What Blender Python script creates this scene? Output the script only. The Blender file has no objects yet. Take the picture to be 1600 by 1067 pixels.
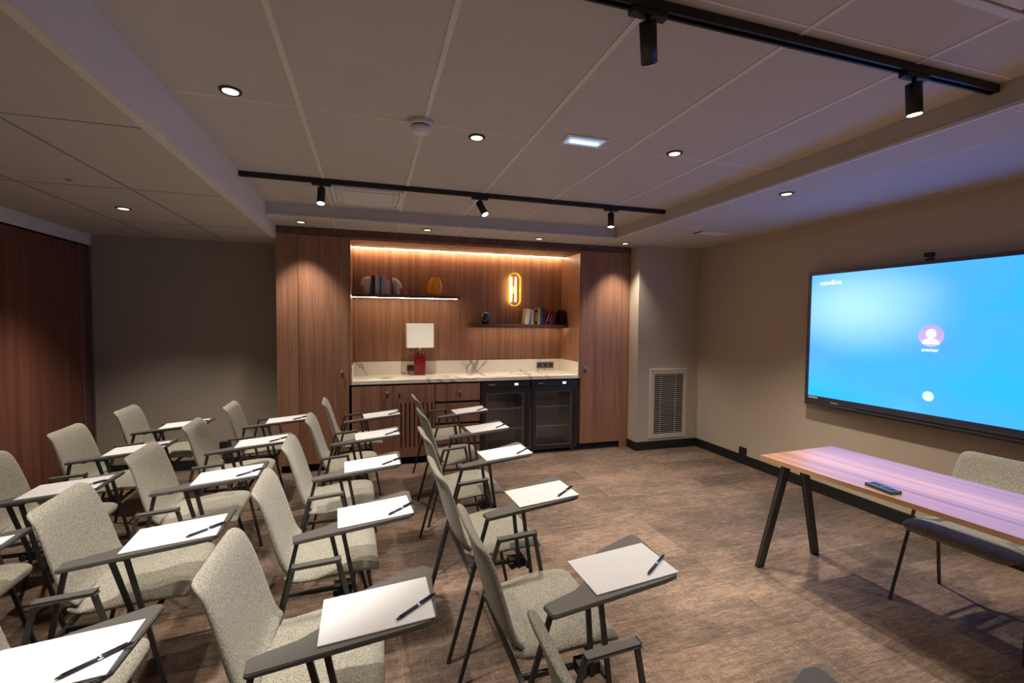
import bpy, bmesh, math, random
from mathutils import Vector, Matrix
random.seed(7)
SC = bpy.context.scene
COL = SC.collection
PI = math.pi
rad = math.radians

# ------------------------------------------------------------------ camera
F_PX, YAW, PITCH, ROLL, CAM_H = 719.09, 0.298885, 0.0421537, 0.0082630, 1.51766
cd = bpy.data.cameras.new('camera'); cam = bpy.data.objects.new('camera', cd); COL.objects.link(cam)
cd.sensor_width = 36; cd.lens = 36 * F_PX / 1600; cd.clip_start = 0.02; cd.clip_end = 60
_f = Vector((math.sin(YAW)*math.cos(PITCH), math.cos(YAW)*math.cos(PITCH), -math.sin(PITCH)))
_r = Vector((math.cos(YAW), -math.sin(YAW), 0)); _u = _r.cross(_f)
_r2 = _r*math.cos(ROLL) + _u*math.sin(ROLL); _u2 = -_r*math.sin(ROLL) + _u*math.cos(ROLL)
M3 = Matrix((_r2, _u2, -_f)).transposed()
cam.matrix_world = Matrix.Translation((0, 0, CAM_H)) @ M3.to_4x4()
SC.camera = cam
SC.view_settings.view_transform = 'Standard'; SC.view_settings.look = 'None'
SC.view_settings.gamma = 1; SC.view_settings.use_curve_mapping = False
SC.view_settings.exposure = 0.45
w = bpy.data.worlds.new('world'); SC.world = w; w.use_nodes = True
w.node_tree.nodes['Background'].inputs[0].default_value = (0.9, 0.85, 0.8, 1)
w.node_tree.nodes['Background'].inputs[1].default_value = 0.0

# room numbers (metres)
XL, XR = -2.51, 3.867           # folding partition, screen wall
YB, YN = 5.34, -1.9             # back wall, wall behind the viewer
T, TZ, TL = 2.430, 2.543, 2.311 # soffit, raised tray, left ceiling
TX0, TX1, TY1 = -0.868, 2.557, 4.478
D = 4.94                        # cabinet fronts
NB = 5.50                       # niche back
DP = 4.751                      # pier with the grille
PX = 3.02

def spot(name, loc, target, power, size_deg, blend=0.6, color=(1, .84, .66), radius=0.03):
    l = bpy.data.lights.new(name, 'SPOT'); l.energy = power; l.spot_size = rad(size_deg); l.spot_blend = blend
    l.color = color; l.shadow_soft_size = radius
    o = bpy.data.objects.new(name, l); COL.objects.link(o); o.location = loc
    d = Vector(target) - Vector(loc); o.rotation_euler = d.to_track_quat('-Z', 'Y').to_euler()
    return o
WARM = (1, .88, .74); NEUT = (1, .93, .85)
DOWN = [(-.593, 2.384, TZ), (.57, 2.546, TZ), (1.756, 2.407, TZ), (-.609, 4.682, T), (.546, 4.66, T), (1.76, 4.74, T),
        (2.79, 4.69, T), (2.778, 2.545, T), (-1.686, 4.007, TL)]
# the same grid of downlights carries on behind the viewer
DOWN_BACK = [(-.593, .35, TZ), (.57, .2, TZ), (1.756, .35, TZ), (2.778, .4, T), (-1.686, 2.0, TL), (-1.686, .1, TL), (.57, -1.1, TZ), (2.2, -1.1, TZ), (-1.686, -1.1, TL)]
PD = 88
for i, (x, y, z) in enumerate(DOWN + DOWN_BACK):
    e = PD
    if y > 4.6: e = 54
    if i >= len(DOWN): e = 34
    e *= {0: .6, 1: .9, 2: 1.25, 7: 1.2, 8: 1.15, 9: .5, 11: 1.6, 12: 1.6, 13: 1.0, 14: .5}.get(i, 1)
    spot('downlight_lamp', (x, y, z - .02), (x, y, 0), e, 104 if y < 4.6 else 82, .75, WARM, .035)

# ------------------------------------------------------------------ materials
def new_mat(name):
    m = bpy.data.materials.new(name); m.use_nodes = True
    nt = m.node_tree; b = nt.nodes['Principled BSDF']
    return m, nt, b
def N(nt, t, **kw):
    n = nt.nodes.new(t)
    for k, v in kw.items():
        if k in n.inputs.keys() if hasattr(n.inputs, 'keys') else False: n.inputs[k].default_value = v
        else: setattr(n, k, v)
    return n
def simple(name, col, rough=.6, metal=0, var=.06, scale=40, bump=0, coat=0, emit=None, estr=0, spec=.5):
    m, nt, b = new_mat(name)
    tc = nt.nodes.new('ShaderNodeTexCoord'); no = nt.nodes.new('ShaderNodeTexNoise')
    no.inputs['Scale'].default_value = scale; no.inputs['Detail'].default_value = 4
    nt.links.new(tc.outputs['Object'], no.inputs['Vector'])
    r = nt.nodes.new('ShaderNodeValToRGB')
    r.color_ramp.elements[0].position = .3; r.color_ramp.elements[1].position = .7
    r.color_ramp.elements[0].color = tuple(c*(1-var) for c in col) + (1,)
    r.color_ramp.elements[1].color = tuple(min(1, c*(1+var)) for c in col) + (1,)
    nt.links.new(no.outputs['Fac'], r.inputs[0]); nt.links.new(r.outputs[0], b.inputs['Base Color'])
    b.inputs['Roughness'].default_value = rough; b.inputs['Metallic'].default_value = metal
    b.inputs['Coat Weight'].default_value = coat
    b.inputs['Specular IOR Level'].default_value = spec
    if bump:
        bp = nt.nodes.new('ShaderNodeBump'); bp.inputs['Strength'].default_value = bump; bp.inputs['Distance'].default_value = .002
        nt.links.new(no.outputs['Fac'], bp.inputs['Height']); nt.links.new(bp.outputs[0], b.inputs['Normal'])
    if emit:
        b.inputs['Emission Color'].default_value = tuple(emit) + (1,); b.inputs['Emission Strength'].default_value = estr
    return m
def wood(name, c0, c1, c2, axis='Z', rough=.45, fine=120, coat=0.0):
    """streaky veneer, grain running along the given world axis"""
    m, nt, b = new_mat(name)
    tc = nt.nodes.new('ShaderNodeTexCoord'); mp = nt.nodes.new('ShaderNodeMapping')
    s = [fine, fine, fine]; s['XYZ'.index(axis)] = fine * .012
    mp.inputs['Scale'].default_value = s
    nt.links.new(tc.outputs['Object'], mp.inputs['Vector'])
    n1 = nt.nodes.new('ShaderNodeTexNoise'); n1.inputs['Scale'].default_value = 1; n1.inputs['Detail'].default_value = 5; n1.inputs['Roughness'].default_value = .65
    nt.links.new(mp.outputs[0], n1.inputs['Vector'])
    mp2 = nt.nodes.new('ShaderNodeMapping'); s2 = [fine*.14]*3; s2['XYZ'.index(axis)] = fine*.004
    mp2.inputs['Scale'].default_value = s2; nt.links.new(tc.outputs['Object'], mp2.inputs['Vector'])
    n2 = nt.nodes.new('ShaderNodeTexNoise'); n2.inputs['Scale'].default_value = 1; n2.inputs['Detail'].default_value = 3
    nt.links.new(mp2.outputs[0], n2.inputs['Vector'])
    mx = nt.nodes.new('ShaderNodeMix'); mx.data_type = 'FLOAT'; mx.inputs[0].default_value = .42
    nt.links.new(n1.outputs['Fac'], mx.inputs[2]); nt.links.new(n2.outputs['Fac'], mx.inputs[3])
    r = nt.nodes.new('ShaderNodeValToRGB'); cr = r.color_ramp
    cr.elements[0].position = .36; cr.elements[0].color = c0 + (1,)
    cr.elements[1].position = .62; cr.elements[1].color = c2 + (1,)
    e = cr.elements.new(.5); e.color = c1 + (1,)
    nt.links.new(mx.outputs[0], r.inputs[0]); nt.links.new(r.outputs[0], b.inputs['Base Color'])
    b.inputs['Roughness'].default_value = rough; b.inputs['Coat Weight'].default_value = coat
    b.inputs['Coat Roughness'].default_value = .25
    bp = nt.nodes.new('ShaderNodeBump'); bp.inputs['Strength'].default_value = .12; bp.inputs['Distance'].default_value = .001
    nt.links.new(n1.outputs['Fac'], bp.inputs['Height']); nt.links.new(bp.outputs[0], b.inputs['Normal'])
    return m
def emis(name, col, s):
    m, nt, b = new_mat(name)
    b.inputs['Base Color'].default_value = (0.8, .8, .8, 1)
    b.inputs['Emission Color'].default_value = tuple(col) + (1,); b.inputs['Emission Strength'].default_value = s
    return m
def carpet_mat():
    m, nt, b = new_mat('streaked_carpet')
    tc = nt.nodes.new('ShaderNodeTexCoord')
    def noise(sc, vec, det=4, ro=.6):
        mp = nt.nodes.new('ShaderNodeMapping'); mp.inputs['Scale'].default_value = vec
        nt.links.new(tc.outputs['Object'], mp.inputs['Vector'])
        n = nt.nodes.new('ShaderNodeTexNoise'); n.inputs['Scale'].default_value = sc; n.inputs['Detail'].default_value = det; n.inputs['Roughness'].default_value = ro
        nt.links.new(mp.outputs[0], n.inputs['Vector']); return n
    sA = noise(1, (7, 34, 1), 6, .75); sB = noise(1, (16, 120, 1), 4, .8); fine = noise(230, (1, 1, 1), 3, .9); sC = noise(1, (90, 12, 1), 4, .8); big = noise(1.3, (1, 1.8, 1), 3)
    def mix(a, b_, f):
        x = nt.nodes.new('ShaderNodeMix'); x.data_type = 'FLOAT'; x.inputs[0].default_value = f
        nt.links.new(a, x.inputs[2]); nt.links.new(b_, x.inputs[3]); return x.outputs[0]
    # carpet tiles: each 0.5 m tile slightly lighter or darker
    vm = nt.nodes.new('ShaderNodeVectorMath'); vm.operation = 'MULTIPLY'; vm.inputs[1].default_value = (1, 4, 1)
    fl = nt.nodes.new('ShaderNodeVectorMath'); fl.operation = 'FLOOR'; wn = nt.nodes.new('ShaderNodeTexWhiteNoise'); wn.noise_dimensions = '2D'
    nt.links.new(tc.outputs['Object'], vm.inputs[0]); nt.links.new(vm.outputs[0], fl.inputs[0]); nt.links.new(fl.outputs[0], wn.inputs['Vector'])
    f = mix(mix(mix(mix(mix(sA.outputs['Fac'], sB.outputs['Fac'], .5), sC.outputs['Fac'], .25), fine.outputs['Fac'], .46), big.outputs['Fac'], .15), wn.outputs['Value'], .045)
    r = nt.nodes.new('ShaderNodeValToRGB'); cr = r.color_ramp
    cr.elements[0].position = .435; cr.elements[0].color = (.058, .050, .042, 1)
    cr.elements[1].position = .565; cr.elements[1].color = (.35, .245, .178, 1)
    e = cr.elements.new(.50); e.color = (.155, .108, .080, 1)
    nt.links.new(f, r.inputs[0])
    nt.links.new(r.outputs[0], b.inputs['Base Color'])
    b.inputs['Roughness'].default_value = .95; b.inputs['Specular IOR Level'].default_value = .1
    bp = nt.nodes.new('ShaderNodeBump'); bp.inputs['Strength'].default_value = .5; bp.inputs['Distance'].default_value = .004
    nt.links.new(fine.outputs['Fac'], bp.inputs['Height']); nt.links.new(bp.outputs[0], b.inputs['Normal'])
    return m
def marble_mat():
    m, nt, b = new_mat('veined_marble')
    tc = nt.nodes.new('ShaderNodeTexCoord')
    n = nt.nodes.new('ShaderNodeTexNoise'); n.inputs['Scale'].default_value = 1.15; n.inputs['Detail'].default_value = 4; n.inputs['Distortion'].default_value = 1.1
    mp = nt.nodes.new('ShaderNodeMapping'); mp.inputs['Rotation'].default_value = (.3, .5, .4); mp.inputs['Scale'].default_value = (1.3, .8, 1.2)
    nt.links.new(tc.outputs['Object'], mp.inputs[0]); nt.links.new(mp.outputs[0], n.inputs['Vector'])
    s = nt.nodes.new('ShaderNodeMath'); s.operation = 'SUBTRACT'; s.inputs[1].default_value = .5
    a = nt.nodes.new('ShaderNodeMath'); a.operation = 'ABSOLUTE'
    nt.links.new(n.outputs['Fac'], s.inputs[0]); nt.links.new(s.outputs[0], a.inputs[0])
    r = nt.nodes.new('ShaderNodeValToRGB'); cr = r.color_ramp
    cr.elements[0].position = 0; cr.elements[0].color = (.30, .26, .22, 1)
    cr.elements[1].position = .022; cr.elements[1].color = (.86, .80, .69, 1)
    e = cr.elements.new(.008); e.color = (.60, .55, .48, 1)
    nt.links.new(a.outputs[0], r.inputs[0]); nt.links.new(r.outputs[0], b.inputs['Base Color'])
    b.inputs['Roughness'].default_value = .3
    return m
def fabric_mat(name, col, dark=None):
    m, nt, b = new_mat(name)
    tc = nt.nodes.new('ShaderNodeTexCoord'); n = nt.nodes.new('ShaderNodeTexNoise')
    n.inputs['Scale'].default_value = 210; n.inputs['Detail'].default_value = 3; n.inputs['Roughness'].default_value = .8
    nt.links.new(tc.outputs['Object'], n.inputs['Vector'])
    r = nt.nodes.new('ShaderNodeValToRGB'); cr = r.color_ramp
    cr.elements[0].position = .34; cr.elements[0].color = tuple(c*.42 for c in col) + (1,)
    cr.elements[1].position = .62; cr.elements[1].color = tuple(min(1, c*1.45) for c in col) + (1,)
    nt.links.new(n.outputs['Fac'], r.inputs[0]); nt.links.new(r.outputs[0], b.inputs['Base Color'])
    b.inputs['Roughness'].default_value = .92; b.inputs['Specular IOR Level'].default_value = .15
    b.inputs['Sheen Weight'].default_value = .15
    bp = nt.nodes.new('ShaderNodeBump'); bp.inputs['Strength'].default_value = .35; bp.inputs['Distance'].default_value = .0015
    nt.links.new(n.outputs['Fac'], bp.inputs['Height']); nt.links.new(bp.outputs[0], b.inputs['Normal'])
    return m
def screen_mat():
    m, nt, b = new_mat('display_glow')
    tc = nt.nodes.new('ShaderNodeTexCoord'); mp = nt.nodes.new('ShaderNodeMapping')
    mp.inputs['Scale'].default_value = (1, .9, 1.5)
    n = nt.nodes.new('ShaderNodeTexNoise'); n.inputs['Scale'].default_value = 1.1; n.inputs['Detail'].default_value = 1.5; n.inputs['Distortion'].default_value = .3
    nt.links.new(tc.outputs['Object'], mp.inputs[0]); nt.links.new(mp.outputs[0], n.inputs['Vector'])
    # soft pale patch on the upper left of the wallpaper
    sub = nt.nodes.new('ShaderNodeVectorMath'); sub.operation = 'SUBTRACT'; sub.inputs[1].default_value = (0, 2.78, 1.66)
    sc = nt.nodes.new('ShaderNodeVectorMath'); sc.operation = 'MULTIPLY'; sc.inputs[1].default_value = (0, 1.15, 2.0)
    ln = nt.nodes.new('ShaderNodeVectorMath'); ln.operation = 'LENGTH'
    nt.links.new(tc.outputs['Object'], sub.inputs[0]); nt.links.new(sub.outputs[0], sc.inputs[0]); nt.links.new(sc.outputs[0], ln.inputs[0])
    mr = nt.nodes.new('ShaderNodeMapRange'); mr.inputs['From Min'].default_value = 0; mr.inputs['From Max'].default_value = .95
    mr.inputs['To Min'].default_value = 1; mr.inputs['To Max'].default_value = 0; mr.interpolation_type = 'SMOOTHSTEP'
    nt.links.new(ln.outputs['Value'], mr.inputs[0])
    r = nt.nodes.new('ShaderNodeValToRGB'); cr = r.color_ramp
    cr.elements[0].position = .22; cr.elements[0].color = (.005, .26, 1, 1)
    cr.elements[1].position = .68; cr.elements[1].color = (.075, .29, 1, 1)
    e = cr.elements.new(.5); e.color = (.04, .22, 1, 1)
    nt.links.new(n.outputs['Fac'], r.inputs[0])
    mx = nt.nodes.new('ShaderNodeMix'); mx.data_type = 'RGBA'; mx.inputs[7].default_value = (.22, .42, 1, 1)
    nt.links.new(mr.outputs[0], mx.inputs[0]); nt.links.new(r.outputs[0], mx.inputs[6])
    # saturated cyan lower left corner of the wallpaper
    s2 = nt.nodes.new('ShaderNodeVectorMath'); s2.operation = 'SUBTRACT'; s2.inputs[1].default_value = (0, 3.25, .86)
    c2 = nt.nodes.new('ShaderNodeVectorMath'); c2.operation = 'MULTIPLY'; c2.inputs[1].default_value = (0, .7, 2.6)
    l2 = nt.nodes.new('ShaderNodeVectorMath'); l2.operation = 'LENGTH'
    nt.links.new(tc.outputs['Object'], s2.inputs[0]); nt.links.new(s2.outputs[0], c2.inputs[0]); nt.links.new(c2.outputs[0], l2.inputs[0])
    m2 = nt.nodes.new('ShaderNodeMapRange'); m2.inputs['From Min'].default_value = 0; m2.inputs['From Max'].default_value = 1.1
    m2.inputs['To Min'].default_value = .9; m2.inputs['To Max'].default_value = 0; m2.interpolation_type = 'SMOOTHSTEP'
    nt.links.new(l2.outputs['Value'], m2.inputs[0])
    mx2 = nt.nodes.new('ShaderNodeMix'); mx2.data_type = 'RGBA'; mx2.inputs[7].default_value = (.006, .28, 1, 1)
    nt.links.new(m2.outputs[0], mx2.inputs[0]); nt.links.new(mx.outputs[2], mx2.inputs[6]); mx = mx2
    b.inputs['Base Color'].default_value = (.02, .02, .02, 1); b.inputs['Roughness'].default_value = .35
    nt.links.new(mx.outputs[2], b.inputs['Emission Color']); b.inputs['Emission Strength'].default_value = 1.65
    return m
def glass_mat(name, col, rough=.02, trans=1.0, ior=1.45, alpha=1):
    m, nt, b = new_mat(name)
    b.inputs['Base Color'].default_value = tuple(col) + (1,); b.inputs['Transmission Weight'].default_value = trans
    b.inputs['Roughness'].default_value = rough; b.inputs['IOR'].default_value = ior; b.inputs['Alpha'].default_value = alpha
    return m

M = {
 'ceiling': simple('ceiling_tile', (.56, .515, .48), .9, var=.02, scale=6),
 'grid': simple('ceiling_grid', (.74, .68, .62), .7, var=.02),
 'seam': simple('ceiling_seam', (.30, .26, .23), .8, var=.02),
 'white': simple('painted_white', (.72, .71, .72), .8, var=.02, scale=5),
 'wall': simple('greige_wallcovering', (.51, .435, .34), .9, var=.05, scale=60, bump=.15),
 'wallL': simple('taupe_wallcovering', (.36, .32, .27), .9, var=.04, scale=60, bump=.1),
 'wood': wood('walnut_veneer', (.19, .088, .050), (.30, .143, .084), (.39, .205, .126), fine=170),
 'wood_dark': wood('walnut_veneer_dark', (.085, .035, .026), (.13, .052, .038), (.19, .085, .06)),
 'part': wood('partition_veneer', (.105, .036, .024), (.16, .056, .035), (.23, .09, .055), rough=.4),
 'shelf': wood('shelf_veneer', (.05, .025, .018), (.09, .045, .03), (.14, .07, .05), axis='X'),
 'table': wood('table_laminate', (.17, .09, .06), (.30, .16, .105), (.42, .24, .165), axis='Y', rough=.38, fine=70, coat=.25),
 'tedge': simple('table_edge', (.36, .19, .08), .5),
 'carpet': carpet_mat(),
 'marble': marble_mat(),
 'fabric': fabric_mat('greige_fabric', (.285, .272, .222)),
 'metal': simple('charcoal_metal', (.034, .032, .031), .5, .1, scale=30, spec=.5),
 'arm': simple('charcoal_plastic', (.085, .080, .075), .5, 0, scale=60),
 'black': simple('black_paint', (.012, .012, .013), .5),
 'blackm': simple('black_matte', (.006, .006, .006), .9),
 'base': simple('black_baseboard', (.012, .013, .013), .5),
 'chrome': simple('chrome', (.75, .75, .75), .2, 1),
 'alu': simple('aluminium', (.42, .42, .43), .35, .9),
 'paper': simple('white_paper', (.66, .66, .68), .8, var=.01),
 'pen': simple('dark_pen', (.02, .022, .04), .3),
 'fridge': simple('fridge_black', (.018, .019, .021), .35),
 'fridge_in': simple('fridge_liner', (.42, .40, .38), .5),
 'gglass': glass_mat('smoked_glass', (.85, .85, .85), .03),
 'grille': simple('painted_grille', (.62, .56, .47), .5),
 'dark_in': simple('duct_dark', (.03, .028, .025), .9),
 'shade': simple('lamp_shade', (.86, .82, .72), .8, var=.01, emit=(1, .88, .66), estr=.12),
 'red': glass_mat('red_glass', (.26, .006, .014), .08, .2),
 'amber': glass_mat('amber_glass', (.95, .42, .06), .05, .25),
 'ceramic': simple('cream_ceramic', (.62, .58, .50), .35),
 'gold': simple('glowing_brass', (.85, .55, .12), .25, 1, emit=(1, .55, .03), estr=.7),  # the tubes' yellow light on the metal is put in as emission
 'led': emis('led_strip', (1, .68, .38), 70),
 'led2': emis('shelf_led', (1, .74, .46), 85),
 'led3': emis('under_shelf_led', (1, .74, .46), 24),
 'tube': emis('tube_glow', (1, .80, .45), 5),
 'lamp': emis('lamp_glow', (1, .86, .66), 1.05),
 'spot_on': emis('spot_glow', (1, .97, .92), 30),
 'emerg': emis('emergency_glow', (.25, .62, 1), .35),
 'emerg_bar': emis('emergency_bar_glow', (.7, .93, 1), 3.5),
 'screen': screen_mat(),
 'txt': emis('display_white', (1, 1, 1), 1.0),
 'avatar': emis('avatar_violet', (.31, .24, .58), 1.0),
 'pwr': emis('power_disc', (.18, .45, .85), 1.0),
 'mark': simple('pale_print', (.6, .6, .6), .6),
 'redmark': simple('red_print', (.6, .05, .03), .6),
 'digit': emis('digit_glow', (.45, .85, 1), 2.5),
 'dstain': simple('ceiling_stain', (.20, .17, .15), .9),
}

# ------------------------------------------------------------------ mesh helpers
def add_box(bm, x0, x1, y0, y1, z0, z1, mat=0, bev=0):
    r = bmesh.ops.create_cube(bm, size=1)
    vs = r['verts']
    for v in vs:
        v.co = Vector(((x0+x1)/2 + v.co.x*(x1-x0), (y0+y1)/2 + v.co.y*(y1-y0), (z0+z1)/2 + v.co.z*(z1-z0)))
    fs = set(f for v in vs for f in v.link_faces)
    for f in fs: f.material_index = mat
    if bev:
        es = list(set(e for v in vs for e in v.link_edges))
        rr = bmesh.ops.bevel(bm, geom=es, offset=bev, segments=2, affect='EDGES', profile=.6)
        for f in rr['faces']: f.material_index = mat
    return vs
def B(): return bmesh.new()
def box(*a, **k):
    bm = B(); add_box(bm, *a, **k); return bm
def add_bar(bm, p, q, w, h, up=(0, 0, 1), mat=0, bev=0):
    """rectangular bar from p to q, width w, height h along up"""
    p, q = Vector(p), Vector(q); d = (q-p); L = d.length; d.normalize()
    s = d.cross(Vector(up))
    if s.length < 1e-4: s = d.cross(Vector((1, 0, 0)))
    s.normalize(); u = s.cross(d)
    vs = add_box(bm, -.5, .5, -.5, .5, -.5, .5, mat)
    for v in vs: v.co = p + d*((v.co.x+.5)*L) + s*(v.co.y*w) + u*(v.co.z*h)
    if bev:
        es = list(set(e for v in vs for e in v.link_edges))
        bmesh.ops.bevel(bm, geom=es, offset=bev, segments=2, affect='EDGES')
def add_cyl(bm, p, q, r0, r1=None, seg=24, mat=0, cap=True):
    r1 = r0 if r1 is None else r1
    p, q = Vector(p), Vector(q); d = q-p; L = d.length
    r = bmesh.ops.create_cone(bm, cap_ends=cap, segments=seg, radius1=r0, radius2=r1, depth=L)
    R = d.to_track_quat('Z', 'Y').to_matrix()
    for v in r['verts']: v.co = (p+q)/2 + R @ v.co
    for f in set(f for v in r['verts'] for f in v.link_faces):
        f.material_index = mat
        if len(f.verts) == 4: f.smooth = True
def add_lathe(bm, prof, cx, cy, seg=32, mat=0, sx=1, sy=1):
    rings = []
    for (r, z) in prof:
        rings.append([bm.verts.new((cx + sx*r*math.cos(2*PI*k/seg), cy + sy*r*math.sin(2*PI*k/seg), z)) for k in range(seg)])
    for a, b in zip(rings, rings[1:]):
        for k in range(seg):
            f = bm.faces.new((a[k], a[(k+1) % seg], b[(k+1) % seg], b[k])); f.material_index = mat; f.smooth = True
    for rg, rv in ((rings[0], True), (rings[-1], False)):
        f = bm.faces.new(rg[::-1] if rv else rg); f.material_index = mat
def add_prism(bm, pts, z0, z1, mat=0, bev=0, tf=None):
    tf = tf or (lambda v: v)
    a = [bm.verts.new(tf(Vector((x, y, z0)))) for x, y in pts]; b = [bm.verts.new(tf(Vector((x, y, z1)))) for x, y in pts]
    fs = [bm.faces.new(a[::-1]), bm.faces.new(b)]
    n = len(pts)
    for k in range(n): fs.append(bm.faces.new((a[k], a[(k+1) % n], b[(k+1) % n], b[k])))
    for f in fs: f.material_index = mat
    if bev:
        es = [e for e in fs[0].edges] + [e for e in fs[1].edges]
        bmesh.ops.bevel(bm, geom=es, offset=bev, segments=2, affect='EDGES')
def link(name, bm, mats, parent=None, smooth=False, loc=None, rotz=0):
    bmesh.ops.recalc_face_normals(bm, faces=bm.faces)
    me = bpy.data.meshes.new(name); bm.to_mesh(me); bm.free()
    if not isinstance(mats, (list, tuple)): mats = [mats]
    for m in mats: me.materials.append(M[m] if isinstance(m, str) else m)
    if smooth:
        for p in me.polygons: p.use_smooth = True
    o = bpy.data.objects.new(name, me); COL.objects.link(o)
    if parent is not None: o.parent = parent
    if loc: o.location = loc
    o.rotation_euler.z = rotz
    return o
def struct(name, bm, mats):
    o = link(name, bm, mats); o['kind'] = 'structure'; return o
def tag(o, label, cat, group=None):
    o['label'] = label; o['category'] = cat
    if group: o['group'] = group
    return o
def thing(name, label, cat, loc=(0, 0, 0), rotz=0, group=None):
    o = bpy.data.objects.new(name, None); COL.objects.link(o); o.empty_display_size = .1
    o.location = loc; o.rotation_euler = (0, 0, rotz)
    return tag(o, label, cat, group)
def dup(root, loc, rotz, label, group=None):
    r = root.copy(); COL.objects.link(r); r.location = loc; r.rotation_euler = (root.rotation_euler.x, root.rotation_euler.y, rotz); r['label'] = label
    if group: r['group'] = group
    for ch in list(root.children):
        c = ch.copy(); COL.objects.link(c); c.parent = r; c.matrix_parent_inverse = ch.matrix_parent_inverse.copy()
        for g in list(ch.children):
            d = g.copy(); COL.objects.link(d); d.parent = c; d.matrix_parent_inverse = g.matrix_parent_inverse.copy()
    return r
def text_bm(s, size, extrude=.0008):
    """lettering as mesh in local XY plane, centred"""
    c = bpy.data.curves.new('lettering', 'FONT'); c.body = s; c.size = size; c.extrude = extrude; c.align_x = 'CENTER'; c.align_y = 'CENTER'; c.resolution_u = 3
    o = bpy.data.objects.new('lettering', c); COL.objects.link(o)
    bpy.context.view_layer.update()
    me = bpy.data.meshes.new_from_object(o.evaluated_get(bpy.context.evaluated_depsgraph_get()))
    bpy.data.objects.remove(o); bpy.data.curves.remove(c)
    bm = B(); bm.from_mesh(me); bpy.data.meshes.remove(me); return bm
def xf(bm, mat): bmesh.ops.transform(bm, matrix=mat, verts=bm.verts); return bm

# ------------------------------------------------------------------ room shell
struct('floor', box(XL-.1, XR+.1, YN-.1, NB+.1, -.06, 0), 'carpet')
struct('wall_right', box(XR, XR+.1, YN-.1, DP, 0, T+.3), 'wall')
struct('wall_pier', box(PX, XR+.1, DP, NB+.1, 0, T+.3), 'wall')
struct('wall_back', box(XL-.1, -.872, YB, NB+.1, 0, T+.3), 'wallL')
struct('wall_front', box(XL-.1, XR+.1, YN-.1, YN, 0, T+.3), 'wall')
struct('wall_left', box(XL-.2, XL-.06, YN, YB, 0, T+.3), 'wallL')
bm = B(); add_box(bm, XL-.06, XL, YN, YB, 2.205, T+.3); struct('trim_1', bm, 'white')
bm = B(); add_box(bm, XL-.06, XL-.018, YN, YB, 2.19, 2.205); struct('trim_2', bm, 'blackm')  # shadow gap above the panels, its darkness given as a matte black strip
# ceilings: tray slab, soffit ring, lower left ceiling, with their grid strips
GX = [-.3187 + .5927*i for i in range(5)]
bm = B(); add_box(bm, TX0-.05, TX1+.05, YN, TY1+.05, TZ, TZ+.1)
for x in GX: add_box(bm, x-.011, x+.011, YN, TY1, TZ-.003, TZ+.01, 1)
for y in (2.4646, 1.26, 3.66, .06, -1.14): add_box(bm, TX0, TX1, y-.005, y+.005, TZ-.0015, TZ+.01, 1)
struct('ceiling', bm, ['ceiling', 'grid'])
bm = B()
add_box(bm, TX1, XR, YN, TY1, T, T+.3); add_box(bm, TX0, XR, TY1, DP+.01, T, T+.3)
add_box(bm, TX0, PX, DP, NB+.1, T, T+.3)
add_box(bm, 2.945-.006, 2.945+.006, YN, TY1+.2, T-.0015, T+.01, 1)
for y in (2.49, 1.27, 3.70, .07): add_box(bm, TX1+.03, XR, y-.004, y+.004, T-.0015, T+.01, 1)
for x in (-.32, .27, .86, 1.45, 2.05, 2.64): add_box(bm, x-.006, x+.006, TY1+.03, D, T-.0015, T+.01, 1)
add_box(bm, TX1, XR, 4.50, 4.508, T-.0015, T+.01, 1)
# light lip along the tray edge
add_box(bm, TX1-.012, TX1+.006, YN, TY1, T-.004, T+.012, 2); add_box(bm, TX0, TX1, TY1-.012, TY1+.006, T-.004, T+.012, 2)
struct('ceiling_soffit', bm, ['ceiling', 'grid', 'white'])
bm = B(); add_box(bm, XL, TX0-.004, YN, YB, TL, T+.3)
for x in (-1.396, -1.96): add_box(bm, x-.007, x+.007, YN, YB, TL-.0015, TL+.01, 1)
for y in (1.22, 2.32, 3.42, 4.53): add_box(bm, XL, TX0-.03, y-.004, y+.004, TL-.0015, TL+.01, 1)
struct('ceiling_left', bm, ['ceiling', 'seam'])
bm = B(); add_box(bm, TX0-.004, TX0+.006, YN, D-.02, TL-.002, TZ, 0); add_box(bm, TX0-.03, TX0+.008, YN, D-.02, TL-.006, TL+.004, 1)
struct('trim_3', bm, ['white', 'grid'])
# baseboards
bm = B(); add_box(bm, XR-.014, XR, YN, DP, 0, .10, 0, .003); struct('baseboard_right', bm, 'base')
bm = B(); add_box(bm, PX-.014, XR-.014, DP-.014, DP, 0, .10, 0, .003); add_box(bm, PX-.014, PX, DP, D, 0, .10, 0, .003); struct('baseboard_pier', bm, 'base')
bm = B(); add_box(bm, XL, -.872, YB-.014, YB, 0, .10, 0, .003); struct('baseboard_back', bm, 'base')

# folding partition on the left
pt = thing('folding_partition', 'dark reddish walnut folding partition wall along the left side', 'partition', (XL, 2, 0))
def at(o, bm):  # parts given in world coordinates
    return xf(bm, Matrix.Translation(-Vector(o.location)))
y1 = YB
for (a, b_) in ((-1.88, .55), (.56, 2.85), (2.86, 5.155)):
    link('panel', at(pt, box(XL-.05, XL-.004, a, b_, .012, 2.188, bev=.002)), 'part', pt)
link('end_panel', at(pt, box(XL-.05, XL-.012, 5.178, 5.318, .012, 2.188, bev=.002)), 'wood_dark', pt)
for y in (5.157, 5.322):
    link('metal_strip', at(pt, box(XL-.04, XL+.003, y, y+.014, .01, 2.19)), 'alu', pt)

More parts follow.
